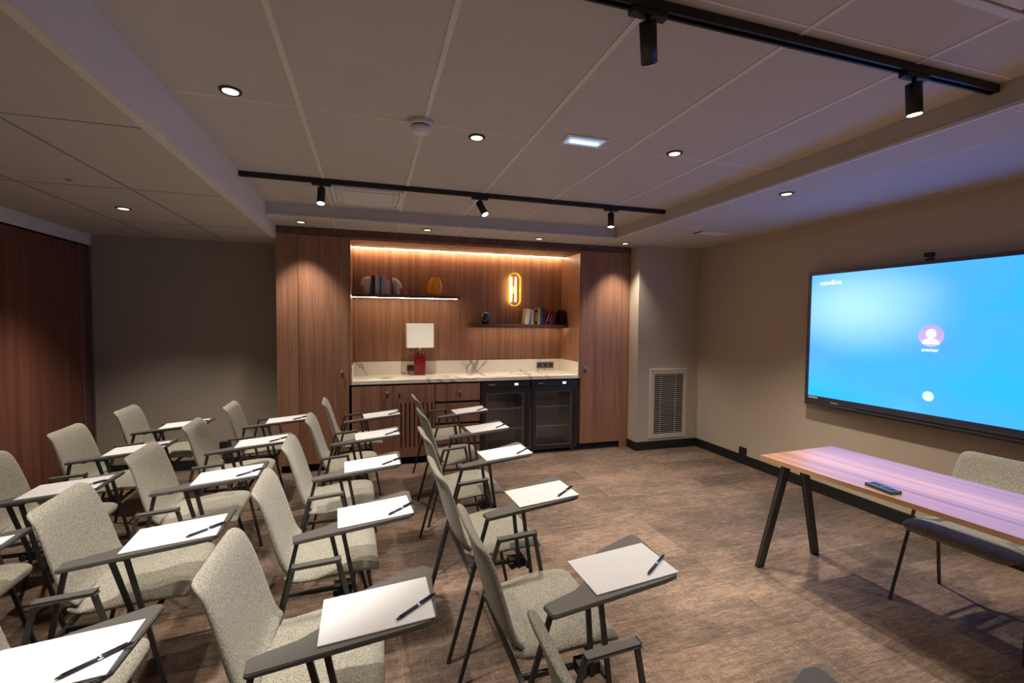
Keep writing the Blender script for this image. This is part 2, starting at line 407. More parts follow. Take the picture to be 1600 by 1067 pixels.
# ------------------------------------------------------------------ wood wall cabinet
H0 = .078
def cyl_bm(p, q, r, r1=None, seg=20):
    b = B(); add_cyl(b, p, q, r, r1, seg); return b
def knob(parent, x, z, name='handle'):
    b = B(); o = parent.location
    add_cyl(b, (x, D-.004, z), (x, D-.016, z), .007, .007, 14); add_cyl(b, (x, D-.016, z), (x, D-.024, z), .014, .012, 18)
    k = link(name, at_world(parent, b), 'chrome', parent)
    b = B(); add_bar(b, (x, D-.021, z-.002), (x, D-.019, z-.045), .012, .004, (0, 1, 0)); add_box(b, x-.009, x+.009, D-.024, D-.018, z-.062, z-.040, 0, .002)
    link('pull_tab_shadow', at_world(parent, b), 'black', k)  # black hanging tab, also standing in for the dark shadow below the handle
    return k
def at_world(parent, b):
    p = parent; off = Vector((0, 0, 0))
    while p is not None: off += Vector(p.location); p = p.parent
    return xf(b, Matrix.Translation(-off))
tl = thing('tall_cabinet', 'tall walnut cupboard left of the lit niche, one door', 'cabinet', (-.53, 5.0, 0), group=None)
bm = B(); add_box(bm, -.869, -.208, D+.022, YB-.002, H0, 2.361); add_box(bm, -.869, -.675, D, D+.022, H0, 2.361); add_box(bm, -.85, -.20, D+.05, D+.07, 0, H0, 1)
link('body', at_world(tl, bm), ['wood', 'blackm'], tl)
d = link('door', at_world(tl, box(-.671, -.208, D, D+.02, H0, 2.357, bev=.0015)), 'wood', tl); knob(d, -.272, 1.006)
d['label'] = 'full height walnut door'
tr = thing('tall_cabinet', 'tall walnut cupboard right of the lit niche, beside the pier', 'cabinet', (2.68, 5.0, 0))
bm = B(); add_box(bm, 2.372, 3.015, D+.022, NB, H0, 2.361); add_box(bm, 2.905, 3.015, D, D+.022, 0.0, 2.361); add_box(bm, 2.36, 2.90, D+.05, D+.07, 0, H0, 1)
link('body', at_world(tr, bm), ['wood', 'blackm'], tr)
d = link('door', at_world(tr, box(2.372, 2.902, D, D+.02, H0, 2.357, bev=.0015)), 'wood', tr); knob(d, 2.421, .985)
# header beam over all
bm = B(); add_box(bm, -.872, 3.017, D-.004, D+.24, 2.362, T-.004)
hd = tag(link('cabinet_header', bm, 'wood_dark'), 'dark walnut header running across the top of the cabinets', 'header')
# niche lining
nl = thing('niche_lining', 'walnut back and side panels lining the lit niche', 'paneling', (1.08, 5.3, .9))
b = B()
add_box(b, -.188, 2.352, NB-.02, NB, .86, 2.333)
link('back_panel', at_world(nl, b), 'wood', nl)
link('top_panel', at_world(nl, box(-.206, 2.370, D, NB, 2.333, 2.361)), 'wood', nl)
link('side_panel', at_world(nl, box(-.206, -.188, D-.001, NB, .86, 2.333)), 'wood', nl)
link('side_panel', at_world(nl, box(2.350, 2.370, D-.001, NB, .86, 2.333)), 'wood', nl)
tag(link('led_strip', box(-.18, 2.345, NB-.075, NB-.069, 2.328, 2.3325), 'led'), 'warm glowing light strip along the top of the niche', 'light strip')
# counter
ct = thing('countertop', 'cream veined marble worktop with upstand in the niche', 'countertop', (1.08, 5.2, .86))
link('slab', at_world(ct, box(-.186, 2.348, D-.004, NB-.022, .862, .902, bev=.003)), 'marble', ct)
b = B(); add_box(b, -.186, 2.348, NB-.036, NB-.022, .902, 1.052, 0, .002); link('back_upstand', at_world(ct, b), 'marble', ct)
link('side_upstand', at_world(ct, box(-.186, -.174, D, NB-.036, .902, 1.052, bev=.002)), 'marble', ct)
link('side_upstand', at_world(ct, box(2.336, 2.348, D, NB-.036, .902, 1.052, bev=.002)), 'marble', ct)
# base cupboard with two doors (right one slotted)
bc = thing('base_cabinet', 'low walnut cupboard under the worktop with two doors, one slotted', 'cabinet', (.23, 5.0, 0))
b = B(); add_box(b, -.186, .655, D+.022, NB-.03, H0, .858); add_box(b, -.18, .655, D+.05, D+.07, 0, H0, 1); link('body', at_world(bc, b), ['blackm', 'blackm'], bc)
d = link('door', at_world(bc, box(-.184, .228, D, D+.02, H0, .845, bev=.0015)), 'wood', bc); knob(d, .166, .778)
b = B()
sx = [.306 + .046*i for i in range(8)]
add_box(b, .232, sx[0]-.006, D, D+.02, H0, .845); add_box(b, sx[-1]+.006, .655, D, D+.02, H0, .845)
for i in range(7): add_box(b, sx[i]+.006, sx[i+1]-.006, D, D+.02, .175, .655)
add_box(b, sx[0]-.006, sx[-1]+.006, D, D+.02, H0, .175); add_box(b, sx[0]-.006, sx[-1]+.006, D, D+.02, .655, .845)
d = link('door', at_world(bc, b), 'wood', bc); d['label'] = 'door with narrow vertical slots'; knob(d, .289, .776)
# drawer unit
du = thing('drawer_unit', 'low walnut drawer unit beside the two drinks fridges', 'cabinet', (.91, 5.0, 0))
b = B(); add_box(b, .66, 1.160, D+.024, NB-.03, H0, .858); add_box(b, .66, 1.16, D+.05, D+.07, 0, H0, 1); link('body', at_world(du, b), ['blackm', 'blackm'], du)
for i, (z0, z1) in enumerate(((.655, .845), (.420, .632), (.185, .398), (H0, .163))):
    d = link('drawer', at_world(du, box(.662, 1.158, D, D+.02, z0, z1, bev=.0015)), 'wood', du)
    if i == 0: knob(d, .925, .765)
    elif i < 3: knob(d, .925, (z0+z1)/2+.04)
# fridges
def fridge(x0, x1, label, red):
    f = thing('drinks_fridge', label, 'fridge', ((x0+x1)/2, 5.1, 0), group=None)
    b = B(); t = .03
    add_box(b, x0, x1, D+.03, D+.50, .035, .06); add_box(b, x0, x1, D+.03, D+.50, .765, .855)
    add_box(b, x0, x0+t, D+.03, D+.50, .06, .765, 1); add_box(b, x1-t, x1, D+.03, D+.50, .06, .765, 1); add_box(b, x0+t, x1-t, D+.47, D+.50, .06, .765, 1)
    add_box(b, x0, x1, D-.004, D+.03, .778, .845)
    link('body', at_world(f, b), ['fridge', 'fridge_in'], f)
    b = B(); w = .052
    add_box(b, x0+.004, x1-.004, D-.012, D+.026, .045, .045+w, 0, .002); add_box(b, x0+.004, x1-.004, D-.012, D+.026, .772-w, .772, 0, .002)
    add_box(b, x0+.004, x0+.004+w, D-.012, D+.026, .045+w, .772-w); add_box(b, x1-.004-w*1.5, x1-.004, D-.012, D+.026, .045+w, .772-w)
    add_box(b, x1-.038, x1-.012, D-.022, D-.010, .07, .75, 0, .003)
    dr = link('door', at_world(f, b), 'fridge', f)
    b = B(); gx0, gx1, gz0, gz1 = x0+.004+w, x1-.004-w*1.5, .045+w, .772-w
    for a in ((gx0, gx1, gz0, gz0+.005), (gx0, gx1, gz1-.004, gz1), (gx0, gx0+.004, gz0, gz1), (gx1-.008, gx1, gz0, gz1)): add_box(b, a[0], a[1], D-.007, D-.004, a[2], a[3])
    link('door_seal', at_world(dr, b), 'alu', dr)
    link('glass_pane', at_world(dr, box(gx0, gx1, D+.004, D+.010, gz0, gz1)), 'gglass', dr)
    for z in (.30, .53):
        b = B()
        add_box(b, x0+t+.004, x1-t-.004, D+.045, D+.052, z, z+.012)
        for k in range(14):
            xx = x0+t+.02 + k*(x1-x0-2*t-.04)/13; add_box(b, xx-.0015, xx+.0015, D+.052, D+.44, z+.003, z+.006)
        add_box(b, x0+t+.004, x1-t-.004, D+.43, D+.435, z, z+.008)
        link('wire_shelf', at_world(f, b), 'alu', f)
    for k in (0, 1):
        xx = (x0+.04, x1-.04)[k]
        link('foot', at_world(f, cyl_bm((xx, D+.06, 0), (xx, D+.06, .036), .016)), 'chrome', f)
    disp = link('display', at_world(f, box(x0+.385, x0+.425, D-.0055, D-.0035, .805, .828)), 'digit', f)
    b = text_bm('', .02) if False else B()
    for k in range(5): add_box(b, x0+.085+k*.012, x0+.094+k*.012, D-.0055, D-.0035, .812, .821)
    if red: add_box(b, x0+.147, x0+.162, D-.0055, D-.0035, .810, .826, 1)
    link('brand_mark', at_world(f, b), ['mark', 'redmark'], f)
    return f
fridge(1.172, 1.742, 'black glass-door drinks fridge beside the walnut drawers, with a red mark', True)
fridge(1.760, 2.334, 'black glass-door drinks fridge at the right end, beside the tall cupboard', False)

# shelves
s1 = thing('wall_shelf', 'dark floating shelf with light strip, upper left in the niche', 'shelf', (.38, 5.37, 1.79))
link('board', at_world(s1, box(-.186, .985, 5.25, NB-.021, 1.776, 1.808, bev=.002)), 'shelf', s1)
link('light_strip', at_world(s1, box(-.18, .955, 5.256, 5.261, 1.7742, 1.776)), 'led2', s1)
s2 = thing('wall_shelf', 'dark floating shelf on the right side of the niche, under the wall light', 'shelf', (1.75, 5.37, 1.47))
link('board', at_world(s2, box(1.13, 2.348, 5.25, NB-.021, 1.452, 1.490, bev=.002)), 'shelf', s2)
link('light_strip', at_world(s2, box(1.18, 2.335, 5.35, 5.362, 1.4508, 1.4518)), 'led3', s2)

# books
def book(label, x, z, w, h, dpt, col, lean=0, yy=5.30, group=None, stripe=None):
    r = thing('book', label, 'book', (x, yy, z), 0, group)
    r.rotation_euler = (0, lean, 0)
    cm = simple('book_cover', col, .5, var=.03)
    b = B(); c = .0025
    add_box(b, 0, c, 0, dpt, 0, h); add_box(b, w-c, w, 0, dpt, 0, h); add_box(b, c, w-c, 0, c, 0, h)
    link('cover', b, cm, r)
    link('pages', box(c, w-c, c, dpt-.004, .003, h-.003), 'ceramic', r)
    if stripe:
        b = B()
        for k in range(7): add_box(b, w*.3, w*.7, -.0006, .0001, h*.25+k*h*.08, h*.25+k*h*.08+h*.045)
        link('spine_print', b, stripe, r)
    return r
zs = 1.8085
bl = [('dark navy book next to the left stone bookend', .030, .205, (.02, .02, .045), 0), ('pale grey book between the navy and yellow ones, upper shelf', .026, .214, (.52, .52, .55), 0),
      ('mustard yellow book on the upper left shelf', .017, .211, (.62, .44, .03), 0), ('bright blue book on the upper left shelf', .021, .200, (.01, .20, .46), 0),
      ('lilac-white book right of the bright blue one', .014, .205, (.55, .53, .60), 0), ('tall beige book in the middle of the upper row', .024, .210, (.50, .44, .38), 0),
      ('shorter pale pink book right of the tall beige one', .016, .170, (.58, .50, .48), 0), ('shorter wide lilac-white book, upper shelf', .026, .166, (.58, .56, .62), 0),
      ('small salmon pink book on the upper shelf', .018, .135, (.45, .20, .15), 0), ('small dark brown book against the right stone bookend', .014, .132, (.06, .02, .02), 0)]
x = .024
for lb, w_, h_, c_, ln in bl:
    book(lb, x, zs, w_, h_, .14, c_, 0, 5.295, 'books on the upper left shelf'); x += w_ + .0012
xb = x + .010
zs2 = 1.4905
br = [('cream book leaning right on the lower shelf, first of its row', 1.792, .052, .190, (.72, .62, .48), .13, None),
      ('light grey book beside the leaning cream one', 1.868, .034, .180, (.42, .40, .38), .02, None),
      ('thin red book squeezed behind the black one, lower shelf', 1.906, .012, .186, (.40, .04, .03), .03, None),
      ('black book with white spine lettering, lower shelf', 1.921, .030, .184, (.02, .02, .025), .03, 'mark'),
      ('mustard yellow book on the lower right shelf', 1.955, .034, .203, (.62, .42, .04), .03, None),
      ('royal blue book on the lower right shelf', 1.993, .030, .196, (.02, .07, .28), .04, None),
      ('navy blue book on the lower right shelf', 2.028, .018, .205, (.02, .03, .12), .05, None),
      ('black and red paperback leaning first after the navy book', 2.052, .022, .178, (.30, .03, .02), .36, 'mark'),
      ('black paperback leaning between two red ones', 2.084, .024, .180, (.02, .015, .02), .40, 'mark'),
      ('bright red leaning paperback on the lower shelf', 2.116, .020, .182, (.42, .02, .02), .44, None),
      ('wide black book standing at the right end of the shelf', 2.256, .070, .176, (.008, .008, .01), 0, None)]
for lb, x_, w_, h_, c_, ln, st in br:
    book(lb, x_, zs2 + math.sin(ln)*w_, w_, h_, .14, c_, ln, 5.295, 'books on the lower right shelf', st)

# stone bookends (mushroom / bent head shapes)
def blob(name, label, pts, parent=None, mat='ceramic', cat='bookend', group=None):
    bm = B(); rings = []; seg = 20
    for (cx, cy, cz, rx, ry) in pts:
        rings.append([bm.verts.new((cx + rx*math.cos(2*PI*k/seg), cy + ry*math.sin(2*PI*k/seg), cz)) for k in range(seg)])
    for a, b_ in zip(rings, rings[1:]):
        for k in range(seg): bm.faces.new((a[k], a[(k+1) % seg], b_[(k+1) % seg], b_[k]))
    bm.faces.new(rings[0][::-1]); bm.faces.new(rings[-1])
    o = link(name, bm, mat, None, True)
    return tag(o, label, cat, group)
yb_ = 5.36
blob('bookend', 'glossy grey-cream sculpted bookend left of the upper books', [(-.036, yb_, zs, .048, .05), (-.034, yb_, zs+.05, .045, .05), (-.036, yb_, zs+.085, .046, .05), (-.042, yb_, zs+.092, .060, .055),
     (-.042, yb_, zs+.115, .066, .06), (-.036, yb_, zs+.15, .062, .058), (-.026, yb_, zs+.18, .049, .05), (-.02, yb_, zs+.197, .028, .03), (-.018, yb_, zs+.202, .008, .01)])
blob('bookend', 'cream sculpted bookend with a bent tip right of the upper books', [(xb+.040, yb_, zs, .036, .05), (xb+.034, yb_, zs+.03, .030, .045), (xb+.034, yb_, zs+.07, .030, .042), (xb+.044, yb_, zs+.08, .044, .045),
     (xb+.048, yb_, zs+.10, .046, .046), (xb+.040, yb_, zs+.13, .044, .045), (xb+.026, yb_, zs+.16, .038, .04), (xb+.010, yb_, zs+.182, .028, .030), (xb+.004, yb_, zs+.192, .010, .012)])
# amber vase: open, ribbed
vs = thing('vase', 'amber ribbed glass vase on the upper left shelf', 'vase', (.718, 5.36, zs))
def vase_bm():
    bm = B(); seg = 48; rings = []
    prof = [(.045, 0), (.058, .012), (.070, .05), (.075, .095), (.071, .14), (.060, .18), (.048, .205), (.049, .214), (.045, .214), (.044, .203), (.054, .178), (.070, .138), (.076, .095), (.070, .05), (.056, .018), (.030, .010)]
    for r, z in prof:
        rings.append([bm.verts.new(((r + .009*abs(math.cos(4*2*PI*k/seg)) * (1 if .005 < z < .19 else 0))*math.cos(2*PI*k/seg), (r+.009*abs(math.cos(4*2*PI*k/seg)) * (1 if .005 < z < .19 else 0))*math.sin(2*PI*k/seg), z)) for k in range(seg)])
    for a, b_ in zip(rings, rings[1:]):
        for k in range(seg): bm.faces.new((a[k], a[(k+1) % seg], b_[(k+1) % seg], b_[k]))
    bm.faces.new(rings[0][::-1]); bm.faces.new(rings[-1]); return bm
link('body', vase_bm(), 'amber', vs, True)
# small black round ornament
om = thing('glass_ornament', 'small black rounded glass ornament with blue glint on the lower shelf', 'ornament', (1.305, 5.34, zs2))
b = B(); add_lathe(b, [(.030, 0), (.044, .012), (.055, .05), (.057, .085), (.050, .12), (.036, .140), (.016, .148), (.004, .149)], 0, 0, 28)
link('body', b, simple('black_glass', (.012, .010, .012), .08, coat=1), om, True)
b = B(); add_lathe(b, [(.012, .0), (.016, .004), (.014, .010), (.002, .012)], 0, 0, 20, sx=1, sy=2.2); xf(b, Matrix.Translation((.034, -.044, .08)) @ Matrix.Rotation(PI/2, 4, 'X') @ Matrix.Rotation(-.5, 4, 'Y'))
link('blue_glint', b, simple('blue_glint_tint', (.01, .12, .40), .15), om, True)  # blue glint on the black glass, modelled as a coloured spot
# table lamp
lp = thing('table_lamp', 'table lamp with cream shade and red glass base on the worktop', 'lamp', (.54, 5.33, .9025))
b = B()
for (dx) in (-.043, 0, .043):
    add_cyl(b, (dx, -.0, 0), (dx, 0, .262), .0235, seg=20)
add_box(b, -.05, .05, -.020, .020, .0, .262, 0, .004)
link('base', b, 'red', lp)
link('stem', cyl_bm((0, 0, .262), (0, 0, .34), .007), 'chrome', lp)
b = B(); W_, D_ = .146, .085
for s in (-1, 1):
    add_box(b, -W_, W_, s*D_-.0015, s*D_+.0015, .318, .592); add_box(b, s*W_-.0015, s*W_+.0015, -D_, D_, .318, .592)
link('lamp_shade', b, 'shade', lp)
b = B(); add_bar(b, (-.14, 0, .33), (.14, 0, .33), .004, .004); link('shade_frame', b, 'chrome', lp)
b = B()
pts = [(-.05, .01, .006), (-.10, -.03, .004), (-.13, -.02, .02), (-.12, .06, .04), (-.10, .110, .075)]
for a, c in zip(pts, pts[1:]): add_cyl(b, a, c, .0035, seg=8)
link('cord', b, 'black', lp)
# sockets
def socket(label, x0, z0, n, axis='y', yy=NB-.036, mat='black', sz=.075):
    s = thing('power_socket', label, 'socket', (x0, yy, z0))
    if axis == 'y':
        link('plate', box(0, sz*n, -.010, 0, 0, sz, bev=.002), simple('dark_bronze', (.13, .11, .09), .45, .2), s)
        for k in range(n):
            cx = sz*(k+.5)
            b = B(); add_cyl(b, (cx, -.0125, sz/2), (cx, -.009, sz/2), .026, seg=24); link('outlet', b, 'arm', s)
            b = B(); add_cyl(b, (cx, -.0132, sz/2), (cx, -.0120, sz/2), .020, seg=24); link('recess', b, 'black', s)
    return s
socket('double dark socket plate on the marble upstand behind the lamp', .405, .938, 2, sz=.072)
socket('triple dark socket plate on the marble upstand, right side', 2.012, .938, 3, sz=.076)
# wall light: capsule ring with tubes
wl = thing('wall_light', 'glowing oblong gold ring wall light in the niche', 'wall light', (1.685, NB-.021, 1.915))
b = B(); add_cyl(b, (0, 0, 0), (0, -.022, 0), .045); link('wall_plate', b, 'gold', wl)
b = B(); add_cyl(b, (0, -.02, 0), (0, -.065, 0), .010); link('bracket', b, 'gold', wl)
def capsule_ring(ry, r_out, half, wdt, th):
    """ring shaped like a stadium in XZ, depth wdt"""
    bm = B(); n = 20; path = []
    for k in range(n+1): a = PI*k/n; path.append((r_out*math.cos(a), half + r_out*math.sin(a)))
    for k in range(n+1): a = PI + PI*k/n; path.append((r_out*math.cos(a), -half + r_out*math.sin(a)))
    m = len(path); rings = []
    for i, (x, z) in enumerate(path):
        c = Vector((x, 0, z - (half if z > 0 else -half) if abs(z) > half else 0)).normalized()
        if c.length == 0: c = Vector((1 if x > 0 else -1, 0, 0))
        rings.append([bm.verts.new((x + c.x*a, ry + b2, z + c.z*a)) for a, b2 in ((0, -wdt/2), (-th, -wdt/2), (-th, wdt/2), (0, wdt/2))])
    for i in range(m):
        a, b2 = rings[i], rings[(i+1) % m]
        for k in range(4): bm.faces.new((a[k], a[(k+1) % 4], b2[(k+1) % 4], b2[k]))
    return bm
link('ring', capsule_ring(-.095, .078, .125, .055, .010), 'gold', wl)
for dx, rr in ((-.050, .018), (.014, .0105)):
    b = B(); add_cyl(b, (dx, -.095, -.150), (dx, -.095, .150), rr); link('light_tube', b, 'tube', wl)

# ------------------------------------------------------------------ pier grille, sockets, screen
gr = thing('ventilation_grille', 'beige louvred ventilation grille low on the pier wall', 'grille', (3.45, DP, .13))
b = B()
for a in ((3.19, 3.70, .905, .970), (3.19, 3.70, .135, .185), (3.19, 3.245, .185, .905), (3.655, 3.70, .185, .905)): add_box(b, a[0], a[1], DP-.022, DP, a[2], a[3], 0, .003)
link('frame', at_world(gr, b), 'grille', gr)
link('duct_opening', at_world(gr, box(3.24, 3.66, DP-.003, DP-.001, .18, .91)), 'dark_in', gr)
b = B(); n = 30
for k in range(n):
    z = .192 + k*(.905-.192)/n
    add_bar(b, (3.247, DP-.012, z+.008), (3.653, DP-.012, z+.008), .016, .0035, (0, .62, .78))
link('louvres', at_world(gr, b), 'grille', gr)
b = B()
for x in (3.33, 3.54): add_box(b, x-.0025, x+.0025, DP-.021, DP-.018, .187, .903)
link('vertical_bars', at_world(gr, b), 'grille', gr)
def cube_socket(label, loc, rotz):
    s = thing('wall_socket_box', label, 'socket', loc, rotz)
    link('housing', box(-.048, .048, -.045, 0, 0, .095, bev=.003), 'black', s)
    b = B(); add_cyl(b, (0, -.0475, .048), (0, -.0445, .048), .026); link('outlet', b, 'blackm', s)
    b = B(); add_cyl(b, (-.008, -.0482, .048), (-.008, -.0470, .048), .004, seg=10); link('pin', b, 'chrome', s)
cube_socket('black surface socket box above the baseboard under the screen wall', (XR-.015, 3.985, .085), rad(90))
cube_socket('black surface socket box low on the back wall behind the chairs', (-1.42, YB-.014, .180), 0)

SX = 3.77
tv = thing('display_screen', 'large wall-mounted interactive screen with blue sign-in wallpaper', 'screen', (XR, 2.229, 1.39))
b = B(); add_box(b, SX+.01, SX+.06, 1.275, 3.183, .815, 1.972, 0, .004); link('back_case', at_world(tv, b), 'black', tv)
b = B()
add_box(b, SX+.06, XR-.001, 1.6, 2.9, 1.0, 1.8); link('wall_bracket', at_world(tv, b), 'black', tv)
frame_m = simple('screen_frame', (.085, .09, .11), .35, .5)
b = B()
y0, y1_, z0, z1_ = 1.270, 3.188, .802, 1.978
sy0, sy1, sz0, sz1 = 1.288, 3.158, .888, 1.950
add_box(b, SX-.004, SX+.02, y0, y1_, z0, sz0, 0, .002); add_box(b, SX-.004, SX+.02, y0, y1_, sz1, z1_, 0, .002)
add_box(b, SX-.004, SX+.02, y0, sy0, sz0, sz1); add_box(b, SX-.004, SX+.02, sy1, y1_, sz0, sz1)
add_box(b, SX-.016, SX+.0, 1.28, 2.72, .842, .851, 0, .002); add_box(b, SX-.012, SX, 1.28, 2.95, .815, .829, 0, .002)
bz = link('bezel', at_world(tv, b), frame_m, tv)
link('display_panel', box(SX+.002, SX+.006, sy0-.002, sy1+.002, sz0-.002, sz1+.002), 'screen', None)
dpn = bpy.data.objects['display_panel']; dpn.parent = tv; dpn.matrix_parent_inverse = Matrix.Translation(-Vector(tv.location))
def on_screen(bm, y, z, off=0):
    """local XY artwork -> panel facing -X, reading from larger y to smaller y"""
    m = Matrix(((0, 0, -1, SX+.0015-off), (-1, 0, 0, y), (0, 1, 0, z), (0, 0, 0, 1)))
    return at_world(tv, xf(bm, m))
KK = .975
def disc(r, z=0, h=.0006, seg=40, cx=0, cy=0):
    b = B(); add_cyl(b, (cx, cy, z), (cx, cy, z+h), r, seg=seg); return b
link('maker_lettering', on_screen(text_bm('newline', .062), 2.983, 1.877), 'txt', tv)
link('avatar_disc', on_screen(disc(.078, 0), 2.227, 1.445), 'avatar', tv)
b = disc(.031, .0008, .0006, 32, 0, .016)
pts = [(.052*math.cos(PI*k/20), -.058 + .040*math.sin(PI*k/20)) for k in range(21)]; add_prism(b, pts, .0008, .0014)
link('avatar_person', on_screen(b, 2.227, 1.445), 'txt', tv)
link('user_name', on_screen(text_bm('owner', .040), 2.230, 1.345), 'txt', tv)
link('power_disc', on_screen(disc(.036), 2.228, 1.017), 'pwr', tv)
b = B(); n = 24
for k in range(n):
    a0 = rad(120) + rad(300)*k/n; a1 = rad(120) + rad(300)*(k+1)/n
    add_bar(b, (.019*math.cos(a0), .019*math.sin(a0), .0011), (.019*math.cos(a1), .019*math.sin(a1), .0011), .005, .0006)
add_box(b, -.0028, .0028, .004, .026, .0008, .0014)
link('power_symbol', on_screen(b, 2.228, 1.017), 'txt', tv)
link('bezel_lettering', on_screen(text_bm('newline', .022), 2.905, .851, .010), 'mark', tv)
link('sticker', on_screen(box(-.045, .045, -.008, .008, 0, .0006), 3.105, .873, .006), 'mark', tv)
wc = thing('webcam', 'small black camera perched on top of the screen', 'camera', (SX+.01, 2.262, 1.979))
b = B(); add_box(b, -.012, .02, -.022, .022, 0, .012, 0, .002); add_cyl(b, (0, 0, .01), (0, 0, .026), .006); link('clip', b, 'black', wc)
b = B(); add_cyl(b, (-.005, -.027, .036), (-.005, .027, .040), .017, seg=24); link('camera_body', b, 'black', wc)
b = B(); add_cyl(b, (-.021, .0, .038), (-.026, 0, .038), .008); link('lens', b, 'gglass', wc)

# ------------------------------------------------------------------ ceiling fittings
names = ['recessed downlight in the left half of the raised ceiling, nearest the white beam', 'recessed downlight in the raised ceiling beside the smoke detector', 'recessed downlight in the raised ceiling right of the emergency light',
         'recessed downlight above the left tall cupboard', 'recessed downlight above the niche, over the upper left shelf', 'recessed downlight above the niche, over the wall light',
         'recessed downlight above the right tall cupboard', 'recessed downlight in the soffit on the screen side', 'recessed downlight in the lower ceiling above the left rear chairs']
for (x, y, z), lb in zip(DOWN, names):
    dl = thing('downlight', lb, 'ceiling light', (x, y, z), 0, None)
    b = B(); seg = 32
    prof = [(.031, -.001), (.034, -.007), (.044, -.008), (.0465, -.004), (.047, .0)]
    rings = [[b.verts.new((r*math.cos(2*PI*k/seg), r*math.sin(2*PI*k/seg), zz)) for k in range(seg)] for r, zz in prof]
    for a, c in zip(rings, rings[1:]):
        for k in range(seg): b.faces.new((a[k], a[(k+1) % seg], c[(k+1) % seg], c[k]))
    link('trim_ring', b, simple('bronze_ring', (.06, .04, .03), .35, .7), dl, True)
    b = B(); add_cyl(b, (0, 0, -.0078), (0, 0, -.0008), .0325, seg=32); link('lens', b, 'lamp', dl)
sd = thing('smoke_detector', 'round white smoke detector on the raised ceiling', 'detector', (.254, 2.44, TZ))
b = B(); add_lathe(b, [(.061, 0), (.062, -.022), (.058, -.026)], 0, 0, 36); link('base', b, 'white', sd, False)
b = B(); add_lathe(b, [(.046, -.026), (.047, -.031), (.052, -.033), (.051, -.050), (.040, -.060), (.022, -.064)], 0, 0, 36); link('sensor_head', b, 'white', sd, False)
b = B(); add_lathe(b, [(.0475, -.0258), (.0475, -.0325)], 0, 0, 36); link('vent_gap', b, 'black', sd)
el = thing('emergency_light', 'flush emergency light glowing cool white in the raised ceiling', 'emergency light', (1.16, 2.41, TZ))
link('housing', box(-.125, .125, -.068, .068, -.006, 0, bev=.002), 'white', el)
link('diffuser', box(-.105, .105, -.045, .045, -.009, -.006), 'emerg', el)
link('light_bar', box(-.085, .085, -.010, .010, -.014, -.009), 'emerg_bar', el)
def ac_cassette(label, x0, x1, y0, y1):
    a = thing('ceiling_air_cassette', label, 'air conditioner', ((x0+x1)/2, (y0+y1)/2, TZ)); hx, hy = (x1-x0)/2, (y1-y0)/2
    b = B()
    for r_ in ((-hx, hx, -hy, -hy+.03), (-hx, hx, hy-.03, hy), (-hx, -hx+.03, -hy+.03, hy-.03), (hx-.03, hx, -hy+.03, hy-.03)): add_box(b, *r_, -.016, 0, 0, .003)
    link('frame', b, 'white', a)
    link('intake_panel', box(-hx+.075, hx-.075, -hy+.075, hy-.075, -.018, 0, bev=.004), 'white', a)
    b = B()
    for s in (-1, 1):
        add_box(b, -hx+.05, hx-.05, s*(hy-.052)-.018, s*(hy-.052)+.018, -.010, -.006); add_box(b, s*(hx-.052)-.018, s*(hx-.052)+.018, -hy+.08, hy-.08, -.010, -.006)
    link('air_vanes', b, 'grid', a)
ac_cassette('square ceiling air unit behind the far black track', -.29, .262, 3.78, 4.33)
ac_cassette('square ceiling air unit at the top right above the near track', 1.50, 2.055, .46, 1.012)
av = thing('air_vent', 'small square air vent in the soffit near the pier', 'vent', (3.275, 3.885, T))
b = B()
for r_ in ((-.19, .19, -.10, -.085), (-.19, .19, .085, .10), (-.19, -.175, -.085, .085), (.175, .19, -.085, .085)): add_box(b, *r_, -.006, 0)
link('frame', b, 'grid', av)
link('slot', box(-.175, .175, -.085, .085, -.003, -.001), 'dark_in', av)
link('panel', box(-.135, .160, -.080, .055, -.010, -.003, bev=.002), 'white', av)
st = B(); add_lathe(st, [(.020, TL-.0012), (.020, TL-.0004)], -1.646, 3.304, 20, sx=.8, sy=1.3)
st = link('ceiling_patch', st, 'dstain'); tag(st, 'small grey round patch on the lower ceiling at left', 'stain')  # a stain on the ceiling, drawn as a thin flat disc

def track(label, x0, x1, y):
    t = thing('lighting_track', label, 'track', ((x0+x1)/2, y, TZ))
    b = B()
    add_box(b, x0, x1, y-.018, y+.018, TZ-.012, TZ, 0); add_box(b, x0, x1, y-.018, y-.009, TZ-.032, TZ-.012); add_box(b, x0, x1, y+.009, y+.018, TZ-.032, TZ-.012)
    link('rail', at_world(t, b), 'black', t)
    for s, x in ((0, x0), (1, x1)):
        link('end_cap', at_world(t, box(x-.004, x+.004, y-.0185, y+.0185, TZ-.033, TZ, bev=.001)), 'black', t)
track('far black lighting track with three spotlights, near the cabinets', TX0+.01, 2.555, 3.635)
track('near black lighting track crossing the top right of the ceiling', -.80, 2.55, 1.318)
def head(label, x, y, aim, on, tilt_len=.112, r=.026, power=0, lit=True):
    """aim: unit vector the head points to"""
    h = thing('track_spotlight', label, 'spotlight', (x, y, TZ-.033), 0, 'black track spotlights')
    link('adapter', box(-.065, .065, -.017, .017, -.018, .0, bev=.003), 'black', h)
    link('stem', cyl_bm((0, 0, -.018), (0, 0, -.060), .008, seg=14), 'black', h)
    a = Vector(aim).normalized(); p0 = Vector((0, 0, -.055)) - a*.02; p1 = p0 + a*tilt_len
    b = B(); add_cyl(b, p0, p1, r, seg=32); sh = link('barrel', b, 'black', h)
    b = B(); add_cyl(b, p1, p1 + a*.0015, r*.86, seg=32); link('lens', b, 'spot_on' if on else 'lamp', h)
    if power:
        l = Vector((x, y, TZ-.033)) + p1 + a*.01
        spot('track_lamp', l, l + a, power, 60, .5, NEUT, .02)
    return h
